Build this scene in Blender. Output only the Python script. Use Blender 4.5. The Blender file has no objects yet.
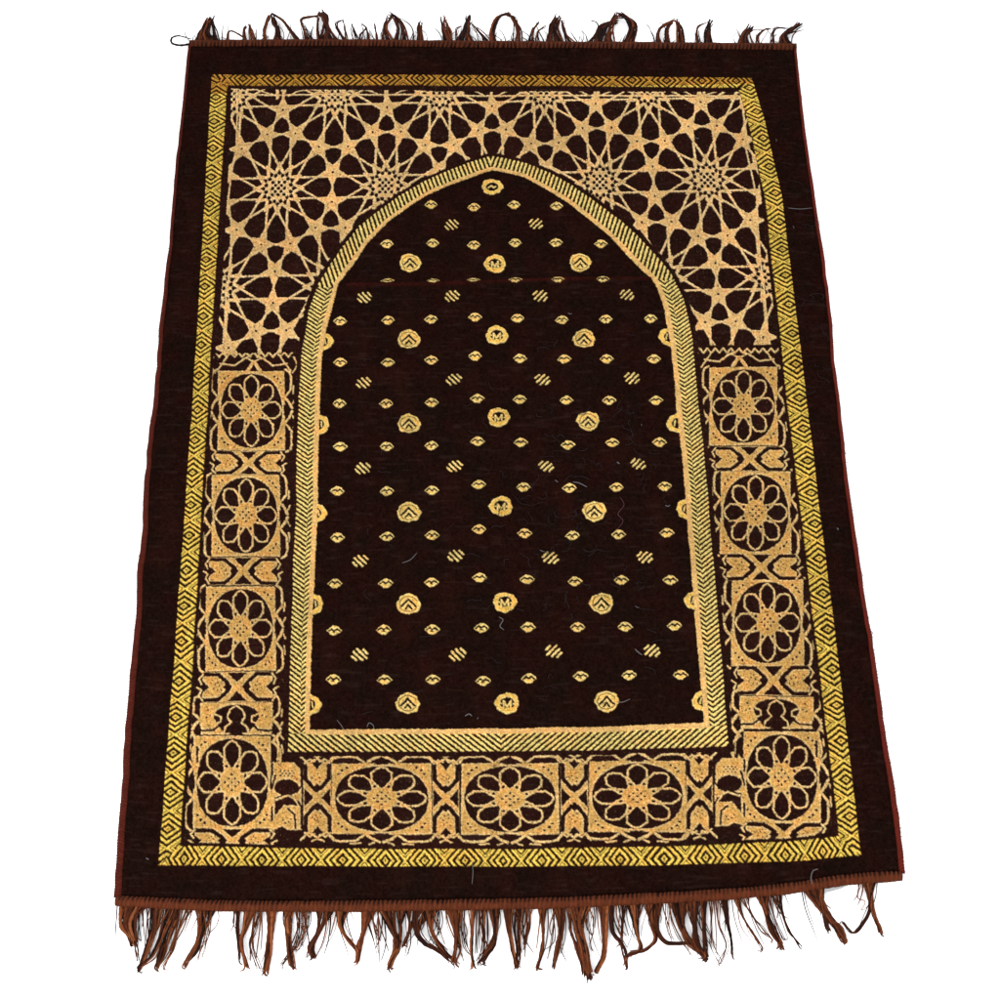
import bpy, math, random
import numpy as np
from mathutils import Matrix, Vector

random.seed(7)
rng = np.random.default_rng(7)
scene = bpy.context.scene
C = scene.collection

# ------------------------------------------------------------------ camera
TH, RHO, H, FPX = math.radians(28.0), math.radians(-1.08), 1.652, 1749.0
cam = bpy.data.cameras.new('camera')
cam.sensor_width = 36.0
cam.lens = FPX / 1000 * 36.0
cam.clip_end = 100
camo = bpy.data.objects.new('camera', cam)
C.objects.link(camo)
ROT = Matrix.Rotation(TH, 4, 'X') @ Matrix.Rotation(RHO, 4, 'Z')
CAM = Vector((0, -H * math.tan(TH), H))
camo.matrix_world = Matrix.Translation(CAM) @ ROT
scene.camera = camo

# ------------------------------------------------------------------ light (even white surround and added unseen lamps)
world = bpy.data.worlds.new('World')
scene.world = world
world.use_nodes = True
bg = world.node_tree.nodes['Background']
bg.inputs[0].default_value = (0.97, 0.98, 1.0, 1)
bg.inputs[1].default_value = 2.0


def area(name, loc, target, size, power, col=(1, 1, 1)):
    l = bpy.data.lights.new(name, 'AREA')
    l.shape = 'SQUARE'; l.size = size; l.energy = power; l.color = col
    o = bpy.data.objects.new(name, l)
    C.objects.link(o)
    o.location = loc
    o.rotation_euler = (Vector(target) - Vector(loc)).to_track_quat('-Z', 'Y').to_euler()
    return o


area('added_lamp', (-0.7, -1.55, 1.25), (0, -0.35, 0), 0.8, 42, (1, 0.98, 0.95))  # unseen lamp, added close by to brighten the near end
area('added_lamp', (1.9, 0.9, 2.0), (0, 0.0, 0), 1.2, 9, (1, 0.99, 0.97))  # second unseen lamp, added as weak fill from the far side
scene.view_settings.view_transform = 'Standard'
scene.view_settings.look = 'None'
scene.view_settings.exposure = 0.0
scene.view_settings.gamma = 1.0

# ------------------------------------------------------------------ rug plan: measured photo points -> metres on the floor
R3 = np.array(ROT.to_3x3())
CAMV = np.array(CAM)


def W(x, y, z=0.0):
    """point of the plane at height z (metres) for a point measured on the photograph"""
    x = np.asarray(x, float); y = np.asarray(y, float); z = np.asarray(z, float)
    d = np.stack(np.broadcast_arrays((x - 500) / FPX, -(y - 500) / FPX, -1.0), -1) @ R3.T
    t = (z - CAMV[2]) / d[..., 2]
    return CAMV[:2] + d[..., :2] * t[..., None]


def W3(x, y, z=0.0):
    p = W(x, y, z)
    return np.concatenate([p, np.broadcast_to(np.asarray(z, float), p.shape[:-1])[..., None]], -1)


def curve(pts, n, smooth=True):
    p = np.array(pts, float)
    d = np.r_[0, np.cumsum(np.hypot(*np.diff(p, axis=0).T[:2]))]
    t = np.linspace(0, d[-1], n)
    out = np.stack([np.interp(t, d, p[:, k]) for k in range(p.shape[1])], 1)
    if smooth and n > 8:
        k = max(1, n // (len(p) * 3))
        for _ in range(2):
            pad = np.r_[2 * out[:1] - out[1:k + 1][::-1], out, 2 * out[-1:] - out[-k - 1:-1][::-1]]
            out = np.stack([np.convolve(pad[:, j], np.ones(2 * k + 1) / (2 * k + 1), 'valid') for j in range(out.shape[1])], 1)
    return out


# outline of the woven sheet
LEFT = [(190, 47), (182, 125), (170, 250), (147, 490), (140, 600), (132, 700), (124, 805), (118, 899)]
WOB = True
RIGHT = [(795, 50), (799, 90), (806, 150), (813, 200), (822, 260), (832, 350), (842, 450), (857, 560), (878, 700), (900, 850), (902, 875)]
TOP = [(190, 47), (340, 45), (490, 48), (650, 48), (795, 50)]
BOT = [(118, 899), (220, 903), (330, 903), (450, 901), (560, 899), (640, 895), (720, 891), (800, 884), (850, 878), (902, 875)]

# ------------------------------------------------------------------ plan canvas (numpy): how much gold yarn at each knot
HS = 0.00055
_c = W([105, 915, 180, 810], [915, 915, 30, 30])
X0, Y0 = _c[:, 0].min(), _c[:, 1].min()
NX, NY = int((_c[:, 0].max() - X0) / HS) + 2, int((_c[:, 1].max() - Y0) / HS) + 2
G = np.zeros((NY, NX), np.float32)
CXX = X0 + np.arange(NX) * HS
CYY = Y0 + np.arange(NY) * HS


def win(x0, x1, y0, y1, m):
    i0, i1 = int((x0 - m - X0) / HS), int((x1 + m - X0) / HS) + 2
    j0, j1 = int((y0 - m - Y0) / HS), int((y1 + m - Y0) / HS) + 2
    i0, j0 = max(i0, 0), max(j0, 0); i1, j1 = min(i1, NX), min(j1, NY)
    if i1 <= i0 or j1 <= j0: return None
    return slice(j0, j1), slice(i0, i1)


def put(A, s, cov, val):
    if val: A[s] = np.maximum(A[s], cov)
    else: A[s] = A[s] * (1 - cov)


def line(pts, w, val=1, A=None, closed=False):
    A = G if A is None else A
    pts = np.asarray(pts, float)
    if closed: pts = np.r_[pts, pts[:1]]
    for p, q in zip(pts[:-1], pts[1:]):
        s = win(min(p[0], q[0]), max(p[0], q[0]), min(p[1], q[1]), max(p[1], q[1]), w)
        if s is None: continue
        X, Y = CXX[s[1]][None, :], CYY[s[0]][:, None]
        d = q - p; L2 = max((d ** 2).sum(), 1e-12)
        t = np.clip(((X - p[0]) * d[0] + (Y - p[1]) * d[1]) / L2, 0, 1)
        dist = np.hypot(X - p[0] - t * d[0], Y - p[1] - t * d[1])
        put(A, s, np.clip((w / 2 - dist) / HS + .5, 0, 1), val)


def inside(pts, X, Y):
    X, Y = np.broadcast_arrays(X, Y)
    r = np.zeros(X.shape, bool)
    for (xa, ya), (xb, yb) in zip(pts, np.roll(pts, -1, 0)):
        if ya == yb: continue
        c = ((ya > Y) != (yb > Y)) & (X < (xb - xa) * (Y - ya) / (yb - ya) + xa)
        r ^= c
    return r


def poly(pts, val=1, A=None):
    A = G if A is None else A
    pts = np.asarray(pts, float)
    s = win(pts[:, 0].min(), pts[:, 0].max(), pts[:, 1].min(), pts[:, 1].max(), HS)
    if s is None: return
    X, Y = CXX[s[1]][None, :], CYY[s[0]][:, None]
    c = sum(inside(pts, X + a * HS, Y + b * HS).astype(np.float32) for a in (-.25, .25) for b in (-.25, .25)) / 4
    put(A, s, c, val)


def mask(pts):
    m = np.zeros((NY, NX), np.float32)
    poly(pts, 1, m)
    return m


class Frame:
    """local drawing frame: centre and half axes measured on the photograph"""
    def __init__(s, cx, cy, hx, hy, rot=False, skew=0.0):
        s.c = W(cx, cy)
        s.ex = (W(cx + hx, cy - skew * hx) - W(cx - hx, cy + skew * hx)) / 2
        s.ey = (W(cx, cy + hy) - W(cx, cy - hy)) / 2
        if rot: s.ex, s.ey = s.ey, s.ex
        s.u = np.hypot(*s.ex)

    def __call__(s, pts):
        p = np.asarray(pts, float)
        return s.c + p[..., :1] * s.ex + p[..., 1:] * s.ey

    def ell(s, cx, cy, rx, ry, val, n=28, A=None, pw=1.0):
        a = np.linspace(0, 2 * np.pi, n, endpoint=False)
        ca, sa = np.cos(a), np.sin(a)
        poly(s(np.stack([cx + rx * np.sign(ca) * abs(ca) ** pw, cy + ry * np.sign(sa) * abs(sa) ** pw], 1)), val, A)


MM = 0.001


def medallion(f, dots=True):
    poly(f([(-1, -1), (1, -1), (1, 1), (-1, 1)]), 1)
    f.ell(0, 0, .925, .94, 0, 40, pw=.90)
    for k in range(8):
        a = k * math.pi / 4
        r0, r1, w = (.30, .84, .185) if k % 2 == 0 else (.36, .80, .175)
        if k % 2: r0, r1 = .33, .82
        r0 = .27; w = .205 if k % 2 == 0 else .20; r1 = .90 if k % 2 == 0 else .88
        prof = [(r0, .03), (r0 + .14, w * .62), (r0 + .24, w * .98), (r1 - .17, w * 1.0), (r1 - .05, w * .5), (r1, 0)]
        pts = prof + [(x, -y) for x, y in prof[::-1]]
        ca, sa = math.cos(a), math.sin(a)
        line(f([(x * ca - y * sa, x * sa + y * ca) for x, y in pts]), 1.9 * MM, 1, closed=True)
    poly(f([((.46 if i % 2 else .30) * math.cos(i * math.pi / 8), (.46 if i % 2 else .30) * math.sin(i * math.pi / 8)) for i in range(16)]), 1)
    for k in range(8):
        a = (k + .5) * math.pi / 4
        f.ell(.365 * math.cos(a), .365 * math.sin(a), .042, .042, 0, 8)
    for i in range(-2, 3):
        for j in range(-2, 3):
            if (i + j) % 2 == 0 and abs(i) + abs(j) < 4:
                f.ell(i * .085, j * .08, .031, .031, 0, 6)
    for sx in (-1, 1):
        for sy in (-1, 1):
            for (a, b) in ((.80, .80), (.88, .70), (.70, .86)):
                f.ell(sx * a, sy * b, .036, .034, 0, 6)


def trims(f, sides=(-1, 1)):
    for s in sides:
        for sy in (-1, 1):
            line(f([(s * 1.03, sy * 1.04), (s * 1.16, sy * .97), (s * 1.20, sy * .84), (s * 1.19, sy * .52), (s * 1.04, sy * .36)]), 2.2 * MM)
            line(f([(s * .99, sy * .33), (s * 1.12, sy * .20), (s * 1.21, sy * .04)]), 2.6 * MM)
            line(f([(s * 1.07, sy * .92), (s * 1.07, sy * .50)]), 2.4 * MM, 0)
            line(f([(s * 1.27, sy * .62), (s * 1.25, sy * .42)]), 1.5 * MM)
            line(f([(s * 1.28, sy * .25), (s * 1.22, sy * .14)]), 1.5 * MM)
        poly(f([(s * .97, -.16), (s * 1.12, 0), (s * .97, .16)]), 0)


def joint(f):
    poly(f([(-1, -1), (1, -1), (1, 1), (-1, 1)]), 1)
    for sy in (-1, 1):
        poly(f([(-.27, sy * .95), (.27, sy * .95), (0, sy * .26)]), 0)
        for sx in (-1, 1):
            line(f([(sx * .97, sy * .86), (sx * .54, sy * .84), (sx * .36, sy * .46), (sx * .25, sy * .22)]), 4.2 * MM, 0)
    for sx in (-1, 1):
        poly(f([(sx * .13, 0), (sx * .26, -.42), (sx * .39, 0), (sx * .26, .42)]), 0)
        poly(f([(sx * 1.1, -.62), (sx * .80, 0), (sx * 1.1, .62)]), 0)
        for (a, b) in ((.5, -.1), (.56, .2), (.62, -.2), (.68, .1), (.56, -.35), (.45, .2)):
            f.ell(sx * a, b, .022, .07, 0, 6)
        line(f([(sx * .99, -.9), (sx * 1.10, -.55), (sx * 1.03, -.2)]), 1.6 * MM)
        line(f([(sx * .99, .9), (sx * 1.10, .55), (sx * 1.03, .2), (sx * 1.16, 0)]), 1.6 * MM)


# ---- side columns of flower squares
LM = [(252, 412, 33.5, 39.5), (246.5, 517, 34, 40.5), (241, 630, 35, 42), (233, 783.5, 38.5, 46.5)]
RM = [(743, 408, 34, 39), (755, 514.5, 35, 41), (767, 624, 36, 43), (781, 778.5, 38.5, 46)]
for cols in (LM, RM):
    for cx, cy, hx, hy in cols:
        fr = Frame(cx, cy, hx, hy)
        medallion(fr); trims(fr)
for (cx, cy, hx, hy) in [(249, 464.5, 33, 12), (243.5, 573, 34, 14), (238, 688.5, 35, 15),
                         (749, 461, 34, 12.5), (761, 569, 35, 13.5), (773, 682, 36, 15)]:
    joint(Frame(cx, cy, hx, hy))
# cut-off square above each corner square
for cx, y0, y1, hx in ((237, 704, 736, 36), (776, 698, 730, 37)):
    fr = Frame(cx, (y0 + y1) / 2, hx, (y1 - y0) / 2)
    poly(fr([(-1, -1), (1, -1), (1, 1), (-1, 1)]), 1)
    fr.ell(0, -.15, .62, .72, 0)
    poly(fr([(-.62, -.15), (.62, -.15), (.42, .9), (-.42, .9)]), 0)
    for s in (-1, 1):
        poly(fr([(s * 1.0, 1.02), (s * 1.0, .72), (s * .45, .55), (s * .34, .95)]), 1)
        line(fr([(s * .95, .75), (s * .62, .72), (s * .48, .45)]), 2.3 * MM, 0)
        line(fr([(s * .17, -.55), (s * .24, -.1), (s * .14, .25), (s * .3, .55), (s * .35, 1)]), 1.7 * MM)
        line(fr([(0, -.8), (s * .17, -.55)]), 1.7 * MM)
        line(fr([(s * .6, -.3), (s * .42, -.1), (s * .42, .2), (s * .62, .35)]), 1.7 * MM)
        poly(fr([(s * .2, 1), (0, .4), (0, 1)]), 0)
        for a, b in ((.78, -.55), (.72, -.2), (.82, -.1)): fr.ell(s * a, b, .03, .06, 0, 6)
    trims(Frame(cx, (y0 + y1) / 2 + 12, hx, 34))
# ---- bottom row
for cx, cy, hx, hy in [(382, 800, 49.5, 35.5), (510, 800, 48.5, 35.5), (637, 797.5, 48.5, 35.5)]:
    fr = Frame(cx, cy, hy, hx, skew=0)
    fr = Frame(cx, cy, hx, hy, rot=True)
    medallion(fr); trims(fr)
for cx, cy, hx, hy in [(318, 799, 14, 35.5), (446, 800, 13.5, 35.5), (574, 799, 13.5, 35.5), (699, 795, 13, 35.5)]:
    joint(Frame(cx, cy, hx, hy, rot=True))
for cx, cy, s in ((287, 797, 1), (729, 793, -1)):
    fr = Frame(cx, cy, 15, 34)
    poly(fr([(-1, -1), (1, -1), (1, 1), (-1, 1)]), 1)
    line(fr([(s * 1.0, -.9), (s * 1.0, -.3), (s * .7, -.1)]), 2 * MM, 0)
    line(fr([(s * 1.0, .95), (s * 1.0, .35), (s * .7, .1)]), 2 * MM, 0)
    fr.ell(0, -.24, .84, .25, 0)
    poly(fr([(s * 1.05, -1.02), (s * .45, -1.02), (s * 1.05, -.72)]), 0)
    poly(fr([(s * .2, 1.02), (-s * .3, .9), (-s * 1.05, 1.02)]), 0)
    line(fr([(-s * .98, -.95), (-s * .98, -.62)]), 2.4 * MM, 0)
    line(fr([(-s * .98, .35), (-s * .98, .72)]), 2.4 * MM, 0)
    line(fr([(s * .1, .40), (s * .55, .55), (s * .6, .95)]), 2.0 * MM, 0)
    poly(fr([(-s * .8, .05), (s * .2, -.08), (s * .75, .3), (-s * .2, .28), (-s * .8, .62)]), 0)
    line(fr([(-s * .7, .12), (s * .1, 0), (s * .8, .12)]), 1.8 * MM)
    line(fr([(-s * .75, -.6), (-s * 1.0, -.2)]), 2.2 * MM, 0)
    for i in range(4):
        for j in range(3):
            fr.ell(-.4 + i * .26 + (j % 2) * .12, -.74 + j * .075, .07, .027, 0, 6)
    for a, b in ((-.2, .72), (.15, .77), (.3, .68), (-.05, .8)): fr.ell(a, b, .07, .03, 0, 6)
# half joints under the two corner squares
for cx, y in ((233, 842), (783, 836)):
    joint(Frame(cx, y, 38, 12))
for cx, y, up in ((318, 837, 1), (446, 838, 1), (574, 837, 1), (699, 834, 1), (318, 762, -1), (446, 762, -1), (574, 762, -1), (699, 758, -1)):
    fr = Frame(cx, y, 17, 8)
    line(fr([(-1, .55 * up), (-.55, -.35 * up), (0, .25 * up), (.55, -.35 * up), (1, .55 * up)]), 2.0 * MM)
    line(fr([(-.35, .75 * up), (0, .45 * up), (.35, .75 * up)]), 1.6 * MM)

# head of each side column: jagged row and split joint
for cx, y, hx in ((254.5, 363, 35), (739, 359, 36)):
    fr = Frame(cx, y, hx, 10)
    zz = [(-1.1 + .11 * i, -.62 + (.22 if i % 2 else -.22)) for i in range(21)]
    line(fr(zz), 1.9 * MM)
    line(fr([(-1.05, 1.0), (-.75, -.5)]), 1.8 * MM); line(fr([(1.05, 1.0), (.75, -.5)]), 1.8 * MM)
    for s in (-1, 1):
        line(fr([(s * .95, .25), (s * .55, .45), (s * .3, -.2), (s * .1, -.5)]), 2 * MM)
        line(fr([(s * .15, .95), (s * .0, .1), (s * .2, -.3)]), 1.8 * MM)
        line(fr([(s * .2, .95), (s * .02, .0)]), 2.4 * MM)
        line(fr([(s * 1.15, -.4), (s * 1.25, .4), (s * 1.1, 1.2)]), 1.6 * MM)

# ------------------------------------------------------------------ frame of the niche
FI = [(310, 731), (311, 690), (313, 620), (316, 560), (318, 500), (320, 400), (322, 362), (327, 330), (333, 307), (338, 287),
      (352, 268), (368, 245), (390, 222), (410, 208), (428, 197), (448, 188), (472, 179), (492, 172), (503, 174),
      (524, 179), (544, 190), (566, 203), (588, 220), (608, 237), (628, 258), (648, 278), (656, 288), (664, 310), (670, 345),
      (681, 450), (689, 550), (697, 640), (704, 724), (620, 728), (500, 730), (400, 731)]
FO = [(288, 753), (290, 700), (292, 620), (294, 560), (296, 510), (299, 400), (303, 350), (309, 312), (318, 287), (324, 277),
      (340, 252), (360, 228), (380, 212), (400, 198), (424, 184), (448, 173), (468, 165), (490, 158), (500, 159),
      (526, 165), (550, 175), (570, 186), (596, 204), (620, 222), (640, 240), (660, 262), (672, 278), (684, 302), (692, 340),
      (703, 450), (712, 550), (720, 645), (728, 748), (620, 751), (500, 753), (400, 753)]
FIp, FOp = np.array(FI, float), np.array(FO, float)
MAX_ = len(FI)


def lerp_loop(t):
    return W(*(FIp * (1 - t) + FOp * t).T)


M_in, M_out, M_gap = mask(lerp_loop(0)), mask(lerp_loop(1)), mask(lerp_loop(1.22))
M_str, M_mid = mask(lerp_loop(.23)), mask(lerp_loop(.45))
yy = np.broadcast_to(CYY[:, None], (NY, NX)); xx = np.broadcast_to(CXX[None, :], (NY, NX))
mid = W(495, 400)[0]
side = np.where(xx < mid, 1.0, -1.0)
y_sh, y_bt = W(500, 286)[1], W(500, 730)[1]
px = (xx - mid) * side            # negative: towards the edge, mirrored
# stripes "\" on the left half, "/" on the right half
PB = 5.5 * MM
ph_side = (yy + px * .80) / PB
ph_bot = (yy * .95 + px * .80) / (5.6 * MM)
ph_arch = (px * 1.0 + yy * .30) / (5.3 * MM)
ph = np.where(yy > y_sh, ph_arch, ph_side)
ph = np.where((yy < y_bt - .001), ph_bot, ph)
ph_rev = np.where(yy > y_sh, ph_arch, (yy - px * .8) / PB)
ph_rev = np.where((yy < y_bt - .001), ph_bot, ph_rev)


def stripe(p, duty):
    q = np.abs((p % 1) - .5) * 2          # 0 at stripe centre
    return np.clip((duty - q) * 4.5 + .5, 0, 1)


hatch = np.where(M_mid > .5, stripe(ph_rev, .47), stripe(ph, .48))
frame_pat = np.where(M_str > .5, 1.0, hatch)
reg_frame = (M_out > .5) & (M_in <= .5)

# ------------------------------------------------------------------ outer gold band
BO = [(212, 77), (480, 77), (752, 80), (764, 120), (782, 200), (806, 400), (833, 620), (861, 857), (790, 863), (640, 867), (500, 868), (330, 868), (159, 867), (176, 640), (193, 400), (205, 200)]
BI = [(228, 88), (480, 88), (738, 90), (747, 122), (764, 200), (786, 400), (812, 620), (838, 837), (780, 843), (640, 848), (500, 850), (330, 850), (181, 847), (195, 640), (209, 400), (221, 200)]
BOp, BIp = W(*np.array(BO, float).T), W(*np.array(BI, float).T)
M_bo, M_bi = mask(BOp), mask(BIp)
reg_band = (M_bo > .5) & (M_bi <= .5)
# band coordinates: across 0..1 from outer to inner, along = metres from the middle
js, is_ = np.nonzero(reg_band)
BRONZE = None
bx, by = CXX[is_], CYY[js]


def dist_edges(path, bx, by):
    best = np.full(bx.shape, 9.0); 
    for p, q in zip(path, np.roll(path, -1, 0)):
        d = q - p; t = np.clip(((bx - p[0]) * d[0] + (by - p[1]) * d[1]) / (d ** 2).sum(), 0, 1)
        best = np.minimum(best, np.hypot(bx - p[0] - t * d[0], by - p[1] - t * d[1]))
    return best


def dist_segs(path, bx, by, sel):
    best = np.full(bx.shape, 9.0)
    for p, q in zip(path, np.roll(path, -1, 0)):
        d = q - p
        if (abs(d[0]) > abs(d[1])) != sel: continue
        t = np.clip(((bx - p[0]) * d[0] + (by - p[1]) * d[1]) / (d ** 2).sum(), 0, 1)
        best = np.minimum(best, np.hypot(bx - p[0] - t * d[0], by - p[1] - t * d[1]))
    return best


dh, dv = dist_segs(BOp, bx, by, True), dist_segs(BOp, bx, by, False)
horiz = dh < dv
do = np.minimum(dh, dv); di = np.where(horiz, dist_segs(BIp, bx, by, True), dist_segs(BIp, bx, by, False))
tt = do / (do + di + 1e-9)
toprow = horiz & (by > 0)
along = np.where(horiz, np.abs(bx - mid), by - W(500, 500)[1])
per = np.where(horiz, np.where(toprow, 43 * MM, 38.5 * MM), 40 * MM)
along = along + (2.2 * MM) * np.sin(along * 21) + (1.2 * MM) * np.sin(along * 57 + 1)
sp = np.abs(((along / per + .5) % 1) - .5) * 2          # 0 at an eye, 1 between two
d = sp * 1.75 + np.abs(tt - .34) * 1.35
v = np.abs(((d * 1.80 + .25) % 1) - .5) * 2              # 1 on the dark contour
duty = np.where(toprow, .44, .47)  # less gold in the top row, adding to its painted duller tone
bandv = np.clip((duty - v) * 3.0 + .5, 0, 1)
# small lozenges hang between the zigzags on the inner and outer side
for tc_, off_, rad in ((.97, 1.0, .55), (.0, 1.0, .34)):
    d2 = (1 - sp) * 1.6 + np.abs(tt - tc_) * 1.3
    v2 = np.abs(((d2 * 2.6 + .1) % 1) - .5) * 2
    bandv = np.where(d2 < rad, np.clip((.55 - v2) * 2.4 + .5, 0, 1), bandv)
# the eye itself carries a dark dot
bandv = bandv * (1 - np.clip((.10 - (sp * 1.5 + np.abs(tt - .34))) * 14 + .5, 0, 1) * .85)
bandv = bandv * np.clip((np.minimum(do, di) - .2 * MM) / (.5 * MM), 0, 1)

# ------------------------------------------------------------------ star lattice over the arch
LP = W(*np.array([(232, 91), (300, 92), (490, 94), (650, 94), (747, 94), (756, 160), (765, 240), (777, 352), (740, 354), (697, 354), (600, 354), (400, 354), (300, 355), (216, 357), (222, 300), (227, 220), (231, 130)], float).T)
M_lat = mask(LP)
L = np.zeros((NY, NX), np.float32)
o = W(493, 186.5)
e1 = (W(600, 186.5) - W(386, 186.5)) / 2
D = np.hypot(*e1)
e2 = (W(493, 95.5) - W(493, 286.5)) / 2 / .8660254
e1 = e1 * np.array([1, .0]) + np.array([0, 0])
e1[0] = D; e2[0] = 0
lat = lambda pts: o + np.asarray(pts, float)[..., :1] * e1 + np.asarray(pts, float)[..., 1:] * e2
rot = lambda p, a: (p[0] * math.cos(a) - p[1] * math.sin(a), p[0] * math.sin(a) + p[1] * math.cos(a))
M_latall = M_lat > .5
for row in range(-2, 3):
    for col in range(-4, 5):
        c = (col + (.5 if row % 2 else 0), row * .8660254)
        for k in range(12):
            a = math.radians(15 + 30 * k)
            tr = lambda P: lat([(c[0] + rot(p, a)[0], c[1] + rot(p, a)[1]) for p in P])
            RS = .5176; t = .5
            b = math.radians(15)
            A_ = (.375, 0); M1 = (t * math.cos(b), -t * math.sin(b)); M2 = (t * math.cos(b), t * math.sin(b))
            B_, C_ = ((.641, -.0715), (.612, .095)) if k % 2 == 0 else ((.612, -.095), (.641, .0715))
            # five pointed star: solid middle, long thin points
            ctr = (.512, 0)
            tips = [A_, M1, B_, C_, M2]
            star = []
            for i in range(5):
                n = tips[(i + 1) % 5]; p = tips[i]
                star.append((ctr[0] + (p[0] - ctr[0]) * 1.0, p[1] * 1.0))
                m = ((p[0] + n[0]) / 2 - ctr[0], (p[1] + n[1]) / 2)
                star.append((ctr[0] + m[0] * .54, m[1] * .54))
            poly(tr(star), 1, L)
            for p in tips:
                line(tr([ctr, p]), 2.6 * MM, 1, L)
            # straight straps running from the star through its inner point to the hub
            g = math.radians(15)
            for s in (-1, 1):
                ln = .31
                line(tr([(.50, s * .035), (A_[0] - .004, 0), (A_[0] - ln * math.cos(g), s * ln * math.sin(g))]), 2.5 * MM, 1, L)
        hub = lambda rx, val, dx=0, dy=0: poly(lat([(c[0] + dx + rx * math.cos(q), c[1] + dy + rx * math.sin(q)) for q in np.linspace(0, 6.283, 20, endpoint=False)]), val, L)
        hub(.112, 1)
        for k in range(12):
            q = math.radians(30 * k)
            hub(.019, 0, .120 * math.cos(q + .26), .120 * math.sin(q + .26))
            line(lat([(c[0] + .15 * math.cos(q + .26), c[1] + .15 * math.sin(q + .26)), (c[0] + .235 * math.cos(q), c[1] + .235 * math.sin(q)), (c[0] + .15 * math.cos(q - .26), c[1] + .15 * math.sin(q - .26))]), 1.7 * MM, 1, L)
        for i in range(-2, 3):
            for j in range(-2, 3):
                if abs(i) + abs(j) < 3: hub(.0165, 0, (i + j) * .028, (i - j) * .028)
        for k in range(12):
            a = math.radians(15 + 30 * k)
            hub(.011, 0, .515 * math.cos(a), .515 * math.sin(a))
# cut edges: straight border thread and scallops at the top and on both sides
def pxl(pts, w, A=L, val=1): line(W(*np.array(pts, float).T), w, val, A)
pxl([(238, 97), (335, 97), (491, 98), (640, 98), (742, 98)], 2.2 * MM)
for cx in (335, 439, 543, 647):
    for s in (-1, 1):
        pxl([(cx + s * 6, 97), (cx + s * 16, 93), (cx + s * 27, 91.5), (cx + s * 38, 94), (cx + s * 46, 98)], 1.6 * MM)
for cx in (278, 386, 491, 598, 704):
    pxl([(cx, 91), (cx, 100)], 3.4 * MM)
for cx, s in ((236, 1), (744, -1)):
    pxl([(cx, 97), (cx + s * 8, 93), (cx + s * 20, 91.5), (cx + s * 32, 95), (cx + s * 42, 98)], 1.6 * MM)
pxl([(238, 92), (237, 150), (232, 175), (229, 200), (232, 225), (231, 260), (227, 300), (224, 344)], 1.7 * MM)
pxl([(742, 93), (745, 150), (751, 175), (756, 200), (757, 225), (760, 260), (764, 300), (768, 346)], 1.7 * MM)
L *= M_lat
L *= 1 - M_gap
border_zone = (M_bi > .5) & (M_gap <= .5)
G *= border_zone
# the lattice ends above the flower columns
ylat = W(500, 352)[1]
G = np.where(border_zone & (yy > ylat + .002), L, np.maximum(G, L * (yy > ylat)))
# dark gap along the inside of the outer band
shr = W(*np.array([(231, 91), (480, 91), (745, 92), (763, 200), (783, 400), (835, 834), (780, 840), (640, 845), (500, 847), (330, 847), (185, 844), (198, 640), (212, 400), (223, 200)], float).T)
G *= np.maximum(mask(shr), 0)
G = np.where(reg_frame, frame_pat, G).astype(np.float32)
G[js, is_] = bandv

# ------------------------------------------------------------------ small motifs of the niche field
M_fld = M_in > .5
Fm = np.zeros((NY, NX), np.float32)
EY = [[(431, 207), (474, 209), (513, 207), (557, 208)],
      [(388, 246), (433, 245), (474, 247), (515, 245), (556, 245), (600, 246)],
      [(388, 283), (433, 283), (474, 283), (515, 283), (558, 283), (603, 282)],
      [(341, 323), (388, 322), (431, 321), (475, 319), (518, 320), (562, 322), (605, 321), (650, 321)],
      [(341, 364), (388, 364), (431, 362), (475, 358), (520, 360), (564, 361), (607, 361), (653, 361)],
      [(340, 405), (387, 405), (432, 404), (477, 400), (520, 401), (566, 402), (609, 402), (656, 402)],
      [(340, 448), (387, 448), (431, 447), (478, 443), (521, 444), (568, 447), (612, 445), (660, 444)],
      [(338, 493), (387, 493), (432, 492), (479, 486), (523, 489), (570, 490), (616, 489), (664, 488)],
      [(338, 539), (387, 538), (432, 537), (479, 531), (525, 535), (572, 537), (618, 536), (666, 535)],
      [(336, 585), (386, 585), (432, 584), (480, 579), (527, 581), (575, 583), (621, 582), (670, 582)],
      [(335, 632), (385, 631), (432, 631), (481, 630), (528, 629), (578, 629), (625, 628), (675, 627)],
      [(334, 681), (385, 681), (433, 681), (483, 682), (529, 680), (581, 678), (629, 677), (680, 676)]]
for r, row in enumerate(EY):
    for (x, y) in row:
        sc = .84 + .16 * (y - 200) / 480
        flat = .55 if r == 2 else 1
        f = Frame(x + rng.uniform(-.5, .5), y, 7.8 * sc, 4.9 * sc * flat)
        j = rng.uniform(-.08, .08, 6)
        poly(f([(-1, .05 + j[0]), (-.55, -.62), (-.15, -1), (.2, -.95), (.6, -.65), (1, 0 + j[1]), (.6, .5), (.25, .95 + j[2]), (-.25, .98), (-.6, .6)]), 1, Fm)
        line(f([(-.72, .10), (-.35, -.32 + j[3]), (0, .02 + j[4]), (.35, -.35), (.70, .08)]), 2.05 * MM * sc, 0, Fm)
        if rng.random() < .6: line(f([(-.15, .28), (.1, .38 + j[5])]), 1.3 * MM, 0, Fm)
ST = [(452, 227, 1), (536, 226, -1), (365, 299, 1), (452, 298, 1), (540, 298, -1), (627, 297, -1),
      (364, 384, 1), (454, 381, 1), (542, 381, -1), (632, 380, -1), (363, 470, 1), (455, 468, 1), (546, 468, -1), (638, 466, -1),
      (361, 562, 1), (456, 557, 1), (550, 559, -1), (645, 559, -1), (360, 656, 1), (458, 656, 1), (554, 653, -1), (652, 652, -1)]
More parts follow.
